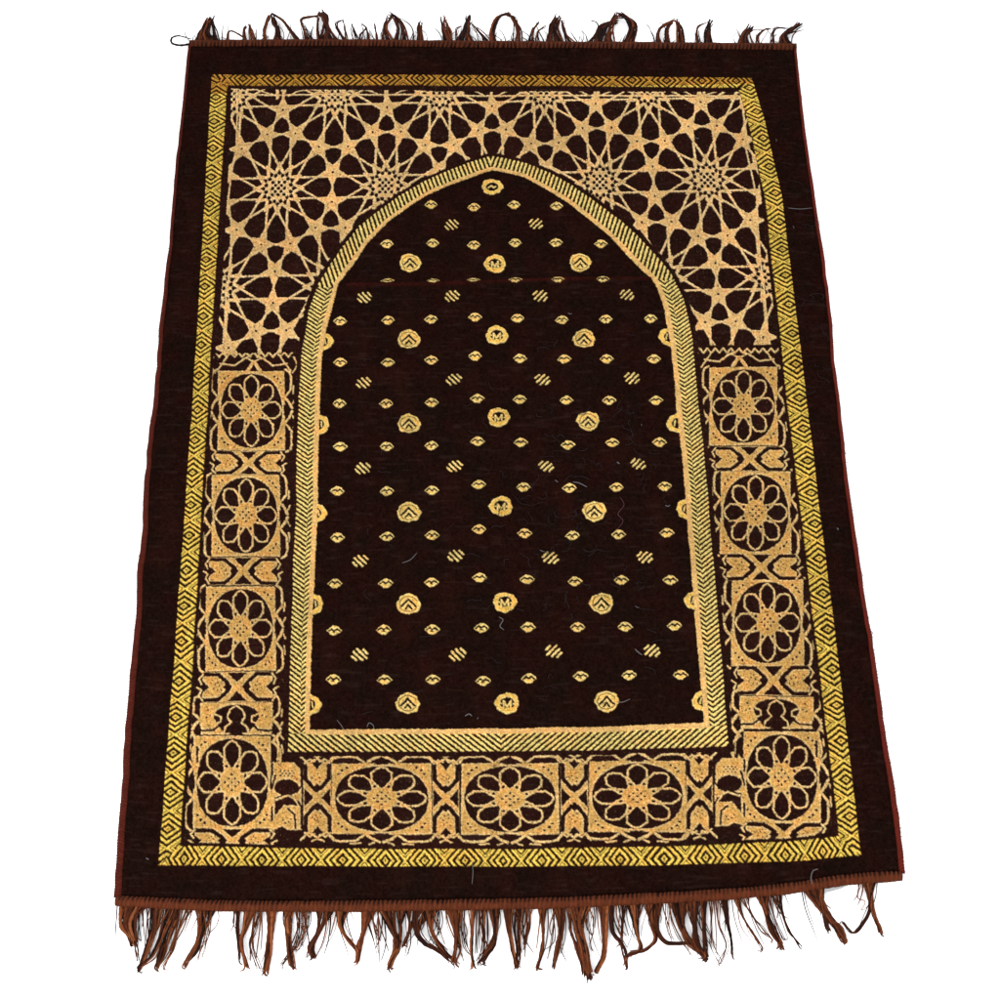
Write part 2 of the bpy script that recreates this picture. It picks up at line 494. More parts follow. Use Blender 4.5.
for x, y, s in ST:
    sc = .84 + .16 * (y - 200) / 480
    f = Frame(x, y, 9.0 * sc, 8.0 * sc)
    for k, (off, ln) in enumerate(((-.80, .34), (-.28, .72), (.26, .72), (.78, .36))):
        ln *= rng.uniform(.85, 1.1)
        line(f([((off * .80 - ln * .66) * s, -off * .55 - ln * .72), ((off * .80 + ln * .66) * s, -off * .55 + ln * .72)]), 2.15 * MM * sc, 1, Fm)
CI = [(410, 265, 0), (495, 266, 1), (580, 265, 0), (492, 189, 2), (409, 341, 0), (497, 337, 1), (584, 341, 0), (322.5, 343, 3), (669.5, 339, 3),
      (409, 425, 0), (498.5, 419, 1), (588, 423, 0), (318.5, 426, 3), (678, 425, 3), (409, 514, 0), (501.5, 508, 1), (594, 513, 0), (315.5, 515, 3), (687, 511, 3),
      (408.5, 606, 0), (505, 604, 1), (601, 605, 0), (312.5, 606, 3), (696, 602, 3), (408, 705, 0), (507, 704.5, 1), (606.5, 703, 0), (309.5, 706, 3), (704, 702, 3)]
for x, y, kind in CI:
    sc = .86 + .14 * (y - 200) / 480
    f = Frame(x, y, 12.0 * sc, 10.2 * sc * (.88 if kind == 2 else 1))
    a = np.linspace(0, 2 * np.pi, 36, endpoint=False)
    rr = 1 + .04 * np.cos(8 * a) + .05 * np.sin(3 * a + x)
    if kind < 2 or True:
        poly(f(np.stack([rr * np.cos(a), rr * np.sin(a)], 1)), 1, Fm)
    if kind == 0:
        line(f([(.76 * math.cos(q), .76 * math.sin(q)) for q in np.linspace(.3, 5.9, 24)]), .75 * MM, 0, Fm)
        line(f([(-.58, .22), (-.28, -.10), (0, -.46), (.28, -.10), (.58, .22)]), 2.4 * MM, 0, Fm)
        line(f([(-.26, .50), (0, .12), (.26, .50)]), 2.1 * MM, 0, Fm)
    elif kind == 1:
        f.ell(0, 0, .62, .58, 0, 20, Fm)
        line(f([(-.30, .42), (-.30, -.22), (-.02, .30), (.30, -.25), (.30, .40)]), 1.9 * MM, 1, Fm)
        line(f([(-.1, .5), (.15, .5)]), 1.8 * MM, 1, Fm)
        line(f([(-.66, 0), (-.5, 0)]), 1.6 * MM, 1, Fm); line(f([(.66, .05), (.5, .05)]), 1.6 * MM, 1, Fm)
    elif kind == 3:
        f.ell(-.1 if x < 495 else .1, 0, .66, .60, 0, 20, Fm)
        line(f([(.25 if x < 495 else -.25, -.3), (.35 if x < 495 else -.35, .25)]), 1.4 * MM, 1, Fm)
    else:
        f.ell(0, 0, .62, .56, 0, 14, Fm)
        line(f([(-.35, .1), (-.1, -.15), (.15, .12), (.35, -.05)]), 2.0 * MM, 1, Fm)
G = np.where(M_fld, Fm, G).astype(np.float32)

def blur(A, k):
    for ax in (0, 1):
        c = np.cumsum(np.insert(A, 0, 0, axis=ax), axis=ax, dtype=np.float64)
        a = np.take(c, range(k, c.shape[ax]), axis=ax) - np.take(c, range(0, c.shape[ax] - k), axis=ax)
        pad = [(0, 0), (0, 0)]; pad[ax] = (k // 2, A.shape[ax] - a.shape[ax] - k // 2)
        A = np.pad(a / k, pad, mode='edge').astype(np.float32)
    return A


SOLID = blur(blur(G, 7), 5)        # high in the middle of solid gold areas, low on thin outline threads

# ------------------------------------------------------------------ region ids
REG = np.zeros((NY, NX), np.int8)                    # 0 margin
REG[reg_band] = 1
bz = (M_bi > .5)
REG[bz & (yy > ylat + .002)] = 2                     # star lattice panel
REG[bz & (yy <= ylat + .002)] = 3                    # flower squares
REG[reg_frame] = 4
REG[M_fld] = 5


def vnoise(shape, cell, seed):
    r = np.random.default_rng(seed)
    n = (int(shape[0] / cell) + 3, int(shape[1] / cell) + 3)
    a = r.random(n).astype(np.float32)
    y = np.arange(shape[0]) / cell; x = np.arange(shape[1]) / cell
    yi, xi = y.astype(int), x.astype(int)
    fy, fx = (y - yi)[:, None], (x - xi)[None, :]
    fy = fy * fy * (3 - 2 * fy); fx = fx * fx * (3 - 2 * fx)
    a00, a10, a01, a11 = a[yi][:, xi], a[yi + 1][:, xi], a[yi][:, xi + 1], a[yi + 1][:, xi + 1]
    return (a00 * (1 - fy) + a10 * fy) * (1 - fx) + (a01 * (1 - fy) + a11 * fy) * fx


# ------------------------------------------------------------------ the woven sheet: one vertex per knot
NS, NT = 1360, 1700
def wobble(c, amp, seed):
    q = np.random.default_rng(seed)
    n = len(c); x = np.arange(n)
    w = sum(a * np.interp(x, np.linspace(0, n, k), q.uniform(-1, 1, k)) for a, k in ((amp, 22), (amp * .6, 70)))
    c = c.copy(); c[:, 0] += w * np.sin(np.pi * x / n) ** .3
    return c


Lc, Rc = W(*wobble(curve(LEFT, NT), 1.1, 21).T), W(*wobble(curve(RIGHT, NT), .9, 22).T)
Tc, Bc = W(*curve(TOP, NS).T), W(*curve(BOT, NS).T)
# even spacing of both side curves along the rug
def resample(P, n):
    d = np.r_[0, np.cumsum(np.hypot(*np.diff(P, axis=0).T))]
    t = np.linspace(0, d[-1], n)
    return np.stack([np.interp(t, d, P[:, 0]), np.interp(t, d, P[:, 1])], 1)
Lc, Rc, Tc, Bc = resample(Lc, NT), resample(Rc, NT), resample(Tc, NS), resample(Bc, NS)
s = np.linspace(0, 1, NS)[None, :, None]; t = np.linspace(0, 1, NT)[:, None, None]
P = (1 - s) * Lc[:, None] + s * Rc[:, None] + (1 - t) * Tc[None] + t * Bc[None] \
    - ((1 - s) * (1 - t) * Lc[0] + s * (1 - t) * Rc[0] + (1 - s) * t * Lc[-1] + s * t * Rc[-1])
PX, PY = P[..., 0], P[..., 1]
sh = (NT, NS)
# ragged edges of the weave
jx = (vnoise(sh, 3.0, 1) - .5) * 1.0 * MM + (vnoise(sh, 60, 2) - .5) * 1.2 * MM
jy = (vnoise(sh, 3.0, 3) - .5) * 1.0 * MM + (vnoise(sh, 70, 4) - .5) * 1.2 * MM


def sample(A, X, Y):
    u = np.clip((X - X0) / HS, 0, NX - 2.001); v = np.clip((Y - Y0) / HS, 0, NY - 2.001)
    i, j = u.astype(int), v.astype(int); fu, fv = u - i, v - j
    return (A[j, i] * (1 - fu) + A[j, i + 1] * fu) * (1 - fv) + (A[j + 1, i] * (1 - fu) + A[j + 1, i + 1] * fu) * fv


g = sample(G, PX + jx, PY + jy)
ri = np.clip(((PX - X0) / HS + .5).astype(int), 0, NX - 1); rj = np.clip(((PY - Y0) / HS + .5).astype(int), 0, NY - 1)
reg = REG[rj, ri]
strip = sample(M_str, PX, PY) * (reg == 4)
# broken threads: a little of the gold is missing or frayed here and there
fray = vnoise(sh, 2.2, 5)
big = vnoise(sh, 90, 6)
g = np.clip(g * (1.0 - .45 * np.clip((fray - .70) * 4, 0, 1) * (reg != 4)), 0, 1)
pick = np.clip((vnoise(sh, 1.9, 32) - .70) * 5, 0, 1) * np.clip((vnoise(sh, 7, 33) - .30) * 3, 0, 1)
g = g * (1 - np.where((reg == 3) | (reg == 2), .62, .25) * pick)
g = g + .10 * np.clip((vnoise(sh, 1.6, 15) - .86) * 7, 0, 1) * (reg != 0) * (reg != 5)
g = np.clip(g, 0, 1)

lin = lambda c: np.array([((v / 255 + .055) / 1.055) ** 2.4 if v / 255 > .04045 else v / 255 / 12.92 for v in c])
K = 1.0 / 2.22
GOLD = {0: (120, 70, 40), 1: (255, 216, 96), 2: (244, 198, 134), 3: (222, 172, 98), 4: (255, 226, 134), 5: (252, 210, 112)}
goldc = np.zeros(sh + (3,), np.float32)
for k, c in GOLD.items():
    goldc[reg == k] = lin(c) * K
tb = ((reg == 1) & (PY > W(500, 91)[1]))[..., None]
goldc = np.where(tb, lin((206, 150, 58)) * K, goldc)  # duller sheen of the far band, painted into its yarn colour
goldc = np.where(strip[..., None] > .5, lin((236, 188, 116)) * K, goldc)
solid = np.clip((sample(SOLID, PX, PY) - .55) * 2.6, 0, 1)[..., None]
outl = np.zeros(sh + (3,), np.float32)
for k, c in {0: (120, 70, 40), 1: (255, 222, 120), 2: (255, 218, 158), 3: (240, 202, 138), 4: (255, 226, 140), 5: (255, 222, 140)}.items():
    outl[reg == k] = lin(c) * K
usel = ((reg == 2) | (reg == 3) | (reg == 5))[..., None]
inner = goldc * np.where((reg == 5)[..., None], np.array([.98, .86, .62]), np.array([.95, .93, .84]))
goldc = np.where(usel, outl * (1 - solid) + inner * solid, goldc)
# yarn-to-yarn differences: paler and more orange threads
n1 = vnoise(sh, 2.0, 7)[..., None]; n2 = vnoise(sh, 16, 8)[..., None]; n3 = vnoise(sh, 120, 9)[..., None]
wv_ = (.80 + .40 * vnoise(sh, 1.4, 31))[..., None]
rows = (1 - .16 * (.5 + .5 * np.cos(2 * np.pi * PY / .0021)))[..., None]
goldc = goldc * wv_ * rows * (.70 + .52 * n1) * (.88 + .24 * n2) * (.86 + .28 * n3)
goldc = goldc * np.where(n2 > .66, np.array([1.02, .91, .84]), np.array([1, 1, 1]))
pale = np.clip((n1 - .74) * 3, 0, 1) * np.clip((n2 - .35) * 2, 0, 1) * .45
goldc = goldc * (1 - pale) + np.array([.60, .48, .27]) * pale * .9 + goldc * pale * .1
dark = np.zeros(sh + (3,), np.float32) + lin((22, 12, 9)) * K
m = vnoise(sh, 28, 10)[..., None]
dark = dark * (1 - m) + (lin((30, 11, 9)) * K) * m
dark = dark * (.35 + .8 * vnoise(sh, 1.5, 34)[..., None] + .5 * vnoise(sh, 5, 11)[..., None])
br_ = np.clip((vnoise((NT, NS // 6 + 2), 4, 35).repeat(6, 1)[:, :NS] - .72) * 4, 0, 1)[..., None]
dark = dark + lin((26, 17, 10)) * K * .35 * vnoise(sh, 3, 55)[..., None]
dark = dark + br_ * lin((34, 24, 22)) * K * .5
pY = vnoise(sh, 45, 12)[..., None]
dark = dark + np.clip((pY - .62) * 2, 0, 1) * lin((36, 12, 8)) * K * .4
# around the gold yarn the ground threads are rust brown
dark = dark + (reg[..., None] != 5) * (reg[..., None] != 0) * lin((20, 6, 5)) * K * (.4 + .8 * vnoise(sh, 2.5, 13)[..., None])
# heights
def ridge(y_px, x0, x1, hgt, wid, ph=0.0):
    yc = W(500, y_px)[1] + .0015 * np.sin(PX * 18 + ph)
    a, b = W(x0, y_px)[0], W(x1, y_px)[0]
    lr = np.clip((PX - a) / .02, 0, 1) * np.clip((b - PX) / .02, 0, 1)
    return hgt * np.exp(-((PY - yc) / wid) ** 2) * lr
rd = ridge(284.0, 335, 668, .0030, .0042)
rd2 = ridge(603, 300, 720, .0012, .004, 1.) + ridge(352, 150, 840, .0010, .004, 2.) + ridge(475, 140, 860, .0008, .006, .5)
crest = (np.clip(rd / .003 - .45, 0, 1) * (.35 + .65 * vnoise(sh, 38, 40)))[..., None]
dark = dark * (1 - crest) + (lin((64, 20, 16)) * K) * (.6 + .8 * vnoise(sh, 4, 14)[..., None]) * crest  # light caught by the fold crest, painted as redder opened pile
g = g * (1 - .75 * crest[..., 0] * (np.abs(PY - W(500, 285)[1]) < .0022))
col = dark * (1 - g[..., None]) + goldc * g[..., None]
Z = .0040 + rd + rd2 + g * .0010 + (vnoise(sh, 1.3, 16) - .5) * .0006 + (vnoise(sh, 160, 17) - .5) * .0012
edge = np.minimum(np.minimum(s[..., 0], 1 - s[..., 0]) * .75, np.minimum(t[..., 0], 1 - t[..., 0]) * 1.1)
Z = Z - .0016 * np.exp(-(edge / .004) ** 2)


# ------------------------------------------------------------------ materials
def yarn_mat(name, rough=.9, spec=.12, attr=True, col=(.1, .03, .01), sheen=0.0, bump=.25, scale=900):
    m = bpy.data.materials.new(name); m.use_nodes = True
    nt = m.node_tree; b = nt.nodes['Principled BSDF']
    b.inputs['Roughness'].default_value = rough
    b.inputs['Specular IOR Level'].default_value = spec
    if sheen: b.inputs['Sheen Weight'].default_value = sheen
    tc = nt.nodes.new('ShaderNodeTexCoord')
    nz = nt.nodes.new('ShaderNodeTexNoise'); nz.inputs['Scale'].default_value = scale; nz.inputs['Detail'].default_value = 2
    nt.links.new(tc.outputs['Object'], nz.inputs['Vector'])
    mx = nt.nodes.new('ShaderNodeMix'); mx.data_type = 'RGBA'; mx.blend_type = 'MULTIPLY'; mx.inputs[0].default_value = 1
    rp = nt.nodes.new('ShaderNodeMapRange'); rp.inputs[3].default_value = .72; rp.inputs[4].default_value = 1.25
    nt.links.new(nz.outputs['Fac'], rp.inputs[0])
    if attr:
        at = nt.nodes.new('ShaderNodeAttribute'); at.attribute_name = 'yarn'
        nt.links.new(at.outputs['Color'], mx.inputs[6])
    else:
        mx.inputs[6].default_value = (*col, 1)
    nt.links.new(rp.outputs[0], mx.inputs[7])
    nt.links.new(mx.outputs[2], b.inputs['Base Color'])
    bp = nt.nodes.new('ShaderNodeBump'); bp.inputs['Strength'].default_value = bump; bp.inputs['Distance'].default_value = .0006
    nt.links.new(nz.outputs['Fac'], bp.inputs['Height']); nt.links.new(bp.outputs[0], b.inputs['Normal'])
    return m


M_pile = yarn_mat('woven_yarn', .95, .0)
M_thread = yarn_mat('fringe_thread', .85, .06, sheen=0.0, bump=.4, scale=1500)
M_back = yarn_mat('rug_backing', .9, .05, False, (.02, .007, .004))
M_lint = yarn_mat('pale_lint', .7, .2, False, (.05, .045, .046))
M_red = yarn_mat('red_thread', .7, .2, False, (.028, .004, .008))
M_tag = yarn_mat('grey_satin', .5, .4, False, (.20, .20, .20))
M_floor = bpy.data.materials.new('white_sweep'); M_floor.use_nodes = True
fb = M_floor.node_tree.nodes['Principled BSDF']
fn = M_floor.node_tree.nodes.new('ShaderNodeTexNoise'); fn.inputs['Scale'].default_value = 3
fr_ = M_floor.node_tree.nodes.new('ShaderNodeMapRange'); fr_.inputs[3].default_value = .93; fr_.inputs[4].default_value = .95
M_floor.node_tree.links.new(fn.outputs['Fac'], fr_.inputs[0]); M_floor.node_tree.links.new(fr_.outputs[0], fb.inputs['Base Color'])
fb.inputs['Roughness'].default_value = .9; fb.inputs['Specular IOR Level'].default_value = .1


def mesh_np(name, V, F, mat, parent=None, colr=None, smooth=True):
    """F: (n,4) int array"""
    me = bpy.data.meshes.new(name)
    me.vertices.add(len(V)); me.vertices.foreach_set('co', np.ascontiguousarray(V, np.float32).ravel())
    me.loops.add(F.size); me.loops.foreach_set('vertex_index', np.ascontiguousarray(F, np.int32).ravel())
    me.polygons.add(len(F))
    me.polygons.foreach_set('loop_start', np.arange(0, F.size, 4, dtype=np.int32))
    me.polygons.foreach_set('loop_total', np.full(len(F), 4, np.int32))
    if colr is not None:
        a = me.attributes.new('yarn', 'FLOAT_COLOR', 'POINT')
        a.data.foreach_set('color', np.c_[colr, np.ones(len(colr))].astype(np.float32).ravel())
    me.update(calc_edges=True)
    me.polygons.foreach_set('use_smooth', np.full(len(F), smooth, bool))
    me.materials.append(mat)
    o = bpy.data.objects.new(name, me); C.objects.link(o)
    if parent: o.parent = parent
    return o


# ------------------------------------------------------------------ floor
fv = np.array([(-12, -12, 0), (12, -12, 0), (12, 12, 0), (-12, 12, 0)], float)
floor = mesh_np('floor', fv, np.array([[0, 1, 2, 3]]), M_floor, smooth=False)
floor['kind'] = 'structure'

# ------------------------------------------------------------------ the rug
rug = bpy.data.objects.new('prayer_rug', None); C.objects.link(rug)
rug['label'] = 'dark brown prayer rug with gold arch, star lattice and fringed ends, lying on white floor'
rug['category'] = 'rug'

idx = np.arange(NS * NT).reshape(NT, NS)
quads = np.stack([idx[:-1, :-1], idx[1:, :-1], idx[1:, 1:], idx[:-1, 1:]], -1)
qreg = reg[:-1, :-1]
V = np.stack([PX, PY, Z], -1).reshape(-1, 3); COL = col.reshape(-1, 3)
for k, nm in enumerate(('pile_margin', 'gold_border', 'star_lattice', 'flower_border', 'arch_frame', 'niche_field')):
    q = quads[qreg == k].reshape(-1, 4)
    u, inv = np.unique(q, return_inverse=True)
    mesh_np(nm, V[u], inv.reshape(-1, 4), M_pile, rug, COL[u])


def strip_mesh(name, path, half, zc, hgt, period, c1, c2, parent, seg=9, twist=.35, seedn=0, sgn=0):
    """a rolled, overcast edge: half-round section along a path in plan, with slanting stitches"""
    P_ = resample(path, int(np.hypot(*np.diff(path, axis=0).T).sum() / .0007))
    n = len(P_)
    tg = np.gradient(P_, axis=0); tg /= np.hypot(tg[:, 0], tg[:, 1])[:, None]
    nr = np.stack([-tg[:, 1], tg[:, 0]], 1)
    d_ = np.r_[0, np.cumsum(np.hypot(*np.diff(P_, axis=0).T))]
    a = np.linspace(-.15, math.pi + .15, seg)
    rr = np.random.default_rng(seedn)
    wob = np.interp(d_, np.arange(0, d_[-1] + .02, .01), rr.uniform(-1, 1, len(np.arange(0, d_[-1] + .02, .01))))
    hw = half if np.isscalar(half) else np.interp(d_ / d_[-1], np.linspace(0, 1, len(half)), half)
    st = (d_[:, None] / period + a[None] * twist + .12 * wob[:, None])
    st = st + .35 * vnoise(st.shape, 14, seedn + 90) * 2
    sv = .5 + .5 * np.cos(2 * np.pi * st)
    if sgn:
        wgt = np.clip(.5 + sgn * np.cos(a)[None] * 1.6, .30, 1)
        sv = 1 - (1 - sv) * wgt * (.5 + vnoise(st.shape, 9, seedn + 91))
        sv = np.clip(sv, 0, 1)
    R_ = (1 + .07 * wob)[:, None] * (.90 + .16 * sv)
    off = np.cos(a)[None] * R_ * (hw if np.isscalar(hw) else hw[:, None])
    zz = zc + np.sin(a)[None] * R_ * hgt
    VV = np.concatenate([P_[:, None] + nr[:, None] * off[..., None], zz[..., None]], -1)
    cc = (np.array(c1) * sv[..., None] + np.array(c2) * (1 - sv[..., None])) * (.7 + .6 * vnoise(sv.shape, 2.0, seedn + 50)[..., None])
    ii = np.arange(n * seg).reshape(n, seg)
    F = np.stack([ii[:-1, :-1], ii[1:, :-1], ii[1:, 1:], ii[:-1, 1:]], -1).reshape(-1, 4)
    return mesh_np(name, VV.reshape(-1, 3), F, M_thread, parent, cc.reshape(-1, 3))


br1, br2, br3 = lin((98, 46, 23)) * K, lin((50, 20, 9)) * K, lin((90, 34, 20)) * K
hem_b = [(116.5, 902), (220, 907), (330, 907.5), (450, 906), (560, 904), (640, 900), (720, 896), (790, 890), (822, 884), (850, 880), (866, 879), (901, 877)]
hem_t = [(190, 45.5), (340, 44.5), (490, 46.5), (650, 47.5), (796, 49)]
hb = strip_mesh('hem', W(*curve(hem_b, 300).T), [.0044] + [.0052] * 40 + [.0048], .0035, .0045, .0042, br1, br2 * .45, rug, 13, .15, 1, 1)
ht = strip_mesh('hem', W(*curve(hem_t, 300).T), .0048, .0035, .0036, .0052, br1 * .8, br2 * .3, rug, 11, .12, 2, -1)
sel_l = strip_mesh('selvedge', Lc, [.002, .002, .003, .0035, .004], .0022, .0030, .0030, lin((98, 34, 20)) * K, lin((60, 20, 12)) * K, rug, 9, .6, 3)
sel_r = strip_mesh('selvedge', Rc, [.0016, .002, .002, .0025, .003], .0022, .0028, .0030, lin((120, 38, 24)) * K, lin((70, 20, 14)) * K, rug, 9, -.6, 4)
# underside sheet gives the rug its body
Pb = P[::20, ::20]
nb = Pb.shape[:2]; ib = np.arange(nb[0] * nb[1]).reshape(nb)
Vb = np.concatenate([Pb, np.full(nb + (1,), .0006)], -1).reshape(-1, 3)
mesh_np('backing', Vb, np.stack([ib[:-1, :-1], ib[1:, :-1], ib[1:, 1:], ib[:-1, 1:]], -1).reshape(-1, 4), M_back, rug)


# ------------------------------------------------------------------ fringe
def tube(pts, r, sides=5):
    pts = np.asarray(pts, float)
    tg = np.gradient(pts, axis=0); tg /= np.linalg.norm(tg, axis=1)[:, None] + 1e-12
    up = np.array([0, 0, 1.0])
    a = np.cross(tg, up); la = np.linalg.norm(a, axis=1)
    a[la < 1e-3] = (1, 0, 0); a /= np.linalg.norm(a, axis=1)[:, None]
    b = np.cross(tg, a)
    an = np.linspace(0, 2 * np.pi, sides, endpoint=False)
    r = np.asarray(r)[:, None, None]
    VV = pts[:, None] + r * (np.cos(an)[None, :, None] * a[:, None] + np.sin(an)[None, :, None] * b[:, None])
    n = len(pts); ii = np.arange(n * sides).reshape(n, sides); jj = np.roll(ii, -1, 1)
    F = np.stack([ii[:-1], ii[1:], jj[1:], jj[:-1]], -1).reshape(-1, 4)
    return VV.reshape(-1, 3), F


def spline(p, n):
    p = np.asarray(p, float)
    q = np.r_[2 * p[:1] - p[1:2], p, 2 * p[-1:] - p[-2:-1]]
    out = []
    m = len(p) - 1
    for k in np.linspace(0, m - 1e-6, n):
        i = int(k); f = k - i
        a, b, c, d = q[i:i + 4]
        out.append(.5 * (2 * b + (c - a) * f + (2 * a - 5 * b + 4 * c - d) * f * f + (3 * b - a - 3 * c + d) * f ** 3))
    return np.array(out)


def hem_y(x, top):
    h = np.array(hem_t if top else hem_b, float)
    return float(np.interp(x, h[:, 0], h[:, 1]))


THREADS = [lin((106, 54, 28)), lin((84, 40, 20)), lin((60, 27, 15)), lin((36, 16, 11)), lin((128, 72, 40))]
THREADS_T = [lin((88, 42, 23)), lin((60, 27, 17)), lin((34, 15, 12)), lin((106, 54, 28)), lin((34, 18, 17))]


def tassel(bunches, top, name='tassel'):
    VV, FF, CC = [], [], []; off = 0
    for (x0, x1, way, n, spr, wd) in bunches:
        if n > 3: n = int(n * 1.35); spr = spr * 1.3
        bun = rng.uniform(.75, 1.2)
        for i in range(n):
            u = (i + .5) / n
            bx_ = x0 + (x1 - x0) * u + rng.uniform(-.6, .6)
            by_ = hem_y(bx_, top) + (3.0 if not top else -1.5)
            pts = [(bx_, by_, .003)]
            k = len(way)
            side_ = (u - .5) * 2
            for q, (wx, wy) in enumerate(way):
                last = (q == k - 1)
                sp_ = spr * (1.0 if not last else .8)
                ordr = side_ * spr * .55 * np.sign(x1 - x0 + 1e-9)
                pts.append((wx + ordr + rng.normal(0, sp_ * .35), wy + rng.normal(0, sp_ * .35) * (1.6 if last else .8), .0025 + .006 * math.sin(math.pi * (q + 1) / (k + 1)) * rng.uniform(.3, 1.1) + rng.uniform(0, .0015)))
            # frayed end
            if not top and n > 3 and rng.random() < .4:
                lx, ly, lz = pts[-1]
                pts.append((lx + rng.normal(0, 2.5), ly + rng.uniform(2, 5), .002))
            sp3 = spline(pts, 8 + 6 * len(pts))
            wv = rng.uniform(0, 6.28); 
            tl = np.linspace(0, 1, len(sp3))
            sp3[:, 0] += np.sin(tl * rng.uniform(8, 18) + wv) * .45 * tl
            P3 = W3(sp3[:, 0], sp3[:, 1], np.maximum(sp3[:, 2], .0009))
            r = wd * rng.uniform(.5, 1.35) * ((.80 if top else .66) if wd > 1.3 else .58) * MM * (1 - .55 * tl ** 3) * (1 + .12 * np.sin(tl * 60 + wv))
            a, f = tube(P3, r)
            VV.append(a); FF.append(f + off); off += len(a)
            pal = THREADS_T if top else THREADS
            c = pal[rng.choice(5, p=[.28, .22, .2, .16, .14])] * K * bun * rng.uniform(.6, 1.4)
            CC.append(np.repeat((c[None] * (.8 + .4 * rng.random((len(P3), 1)))), 5, 0))
    # loose short strands that never joined the bunch
    xa = min(min(b[0], b[1]) for b in bunches) - (2 if top else 3); xb = max(max(b[0], b[1]) for b in bunches) + (2 if top else 3)
    wayx = bunches[0][2][-1][0] - (bunches[0][0] + bunches[0][1]) / 2
    for i in range(int((xb - xa) / (3.6 if top else 4.2))):
        x = rng.uniform(xa, xb)
        if x > 826 and x < 858 and not top: continue
        y = hem_y(x, top) + (3.0 if not top else -1.5)
        L_ = rng.uniform(5, 20) if top else rng.uniform(18, 54)
        sg = -1 if top else 1
        dx = rng.normal(0, 4) if top else np.clip(wayx, -16, 16) * L_ / 50 + rng.normal(0, 2.5)
        cv = rng.normal(0, 2.2)
        pts = [(x, y, .003), (x + dx * .2 + cv * .8, y + sg * L_ * .35, .006), (x + dx * .6 + cv, y + sg * L_ * .7, .004), (x + dx, y + sg * L_, .002)]
        sp3 = spline(pts, 18)
        tl = np.linspace(0, 1, 18)
        P3 = W3(sp3[:, 0], sp3[:, 1], np.maximum(sp3[:, 2], .0009))
        a, f = tube(P3, rng.uniform(.35, .85) * MM * (1 - .5 * tl ** 2))
        VV.append(a); FF.append(f + off); off += len(a)
        pal = THREADS_T if top else THREADS
        c = pal[rng.choice(5)] * K * rng.uniform(.5, 1.3)
        CC.append(np.repeat((c[None] * (.8 + .4 * rng.random((len(P3), 1)))), 5, 0))
    return mesh_np(name, np.concatenate(VV), np.concatenate(FF), M_thread, rug, np.concatenate(CC))


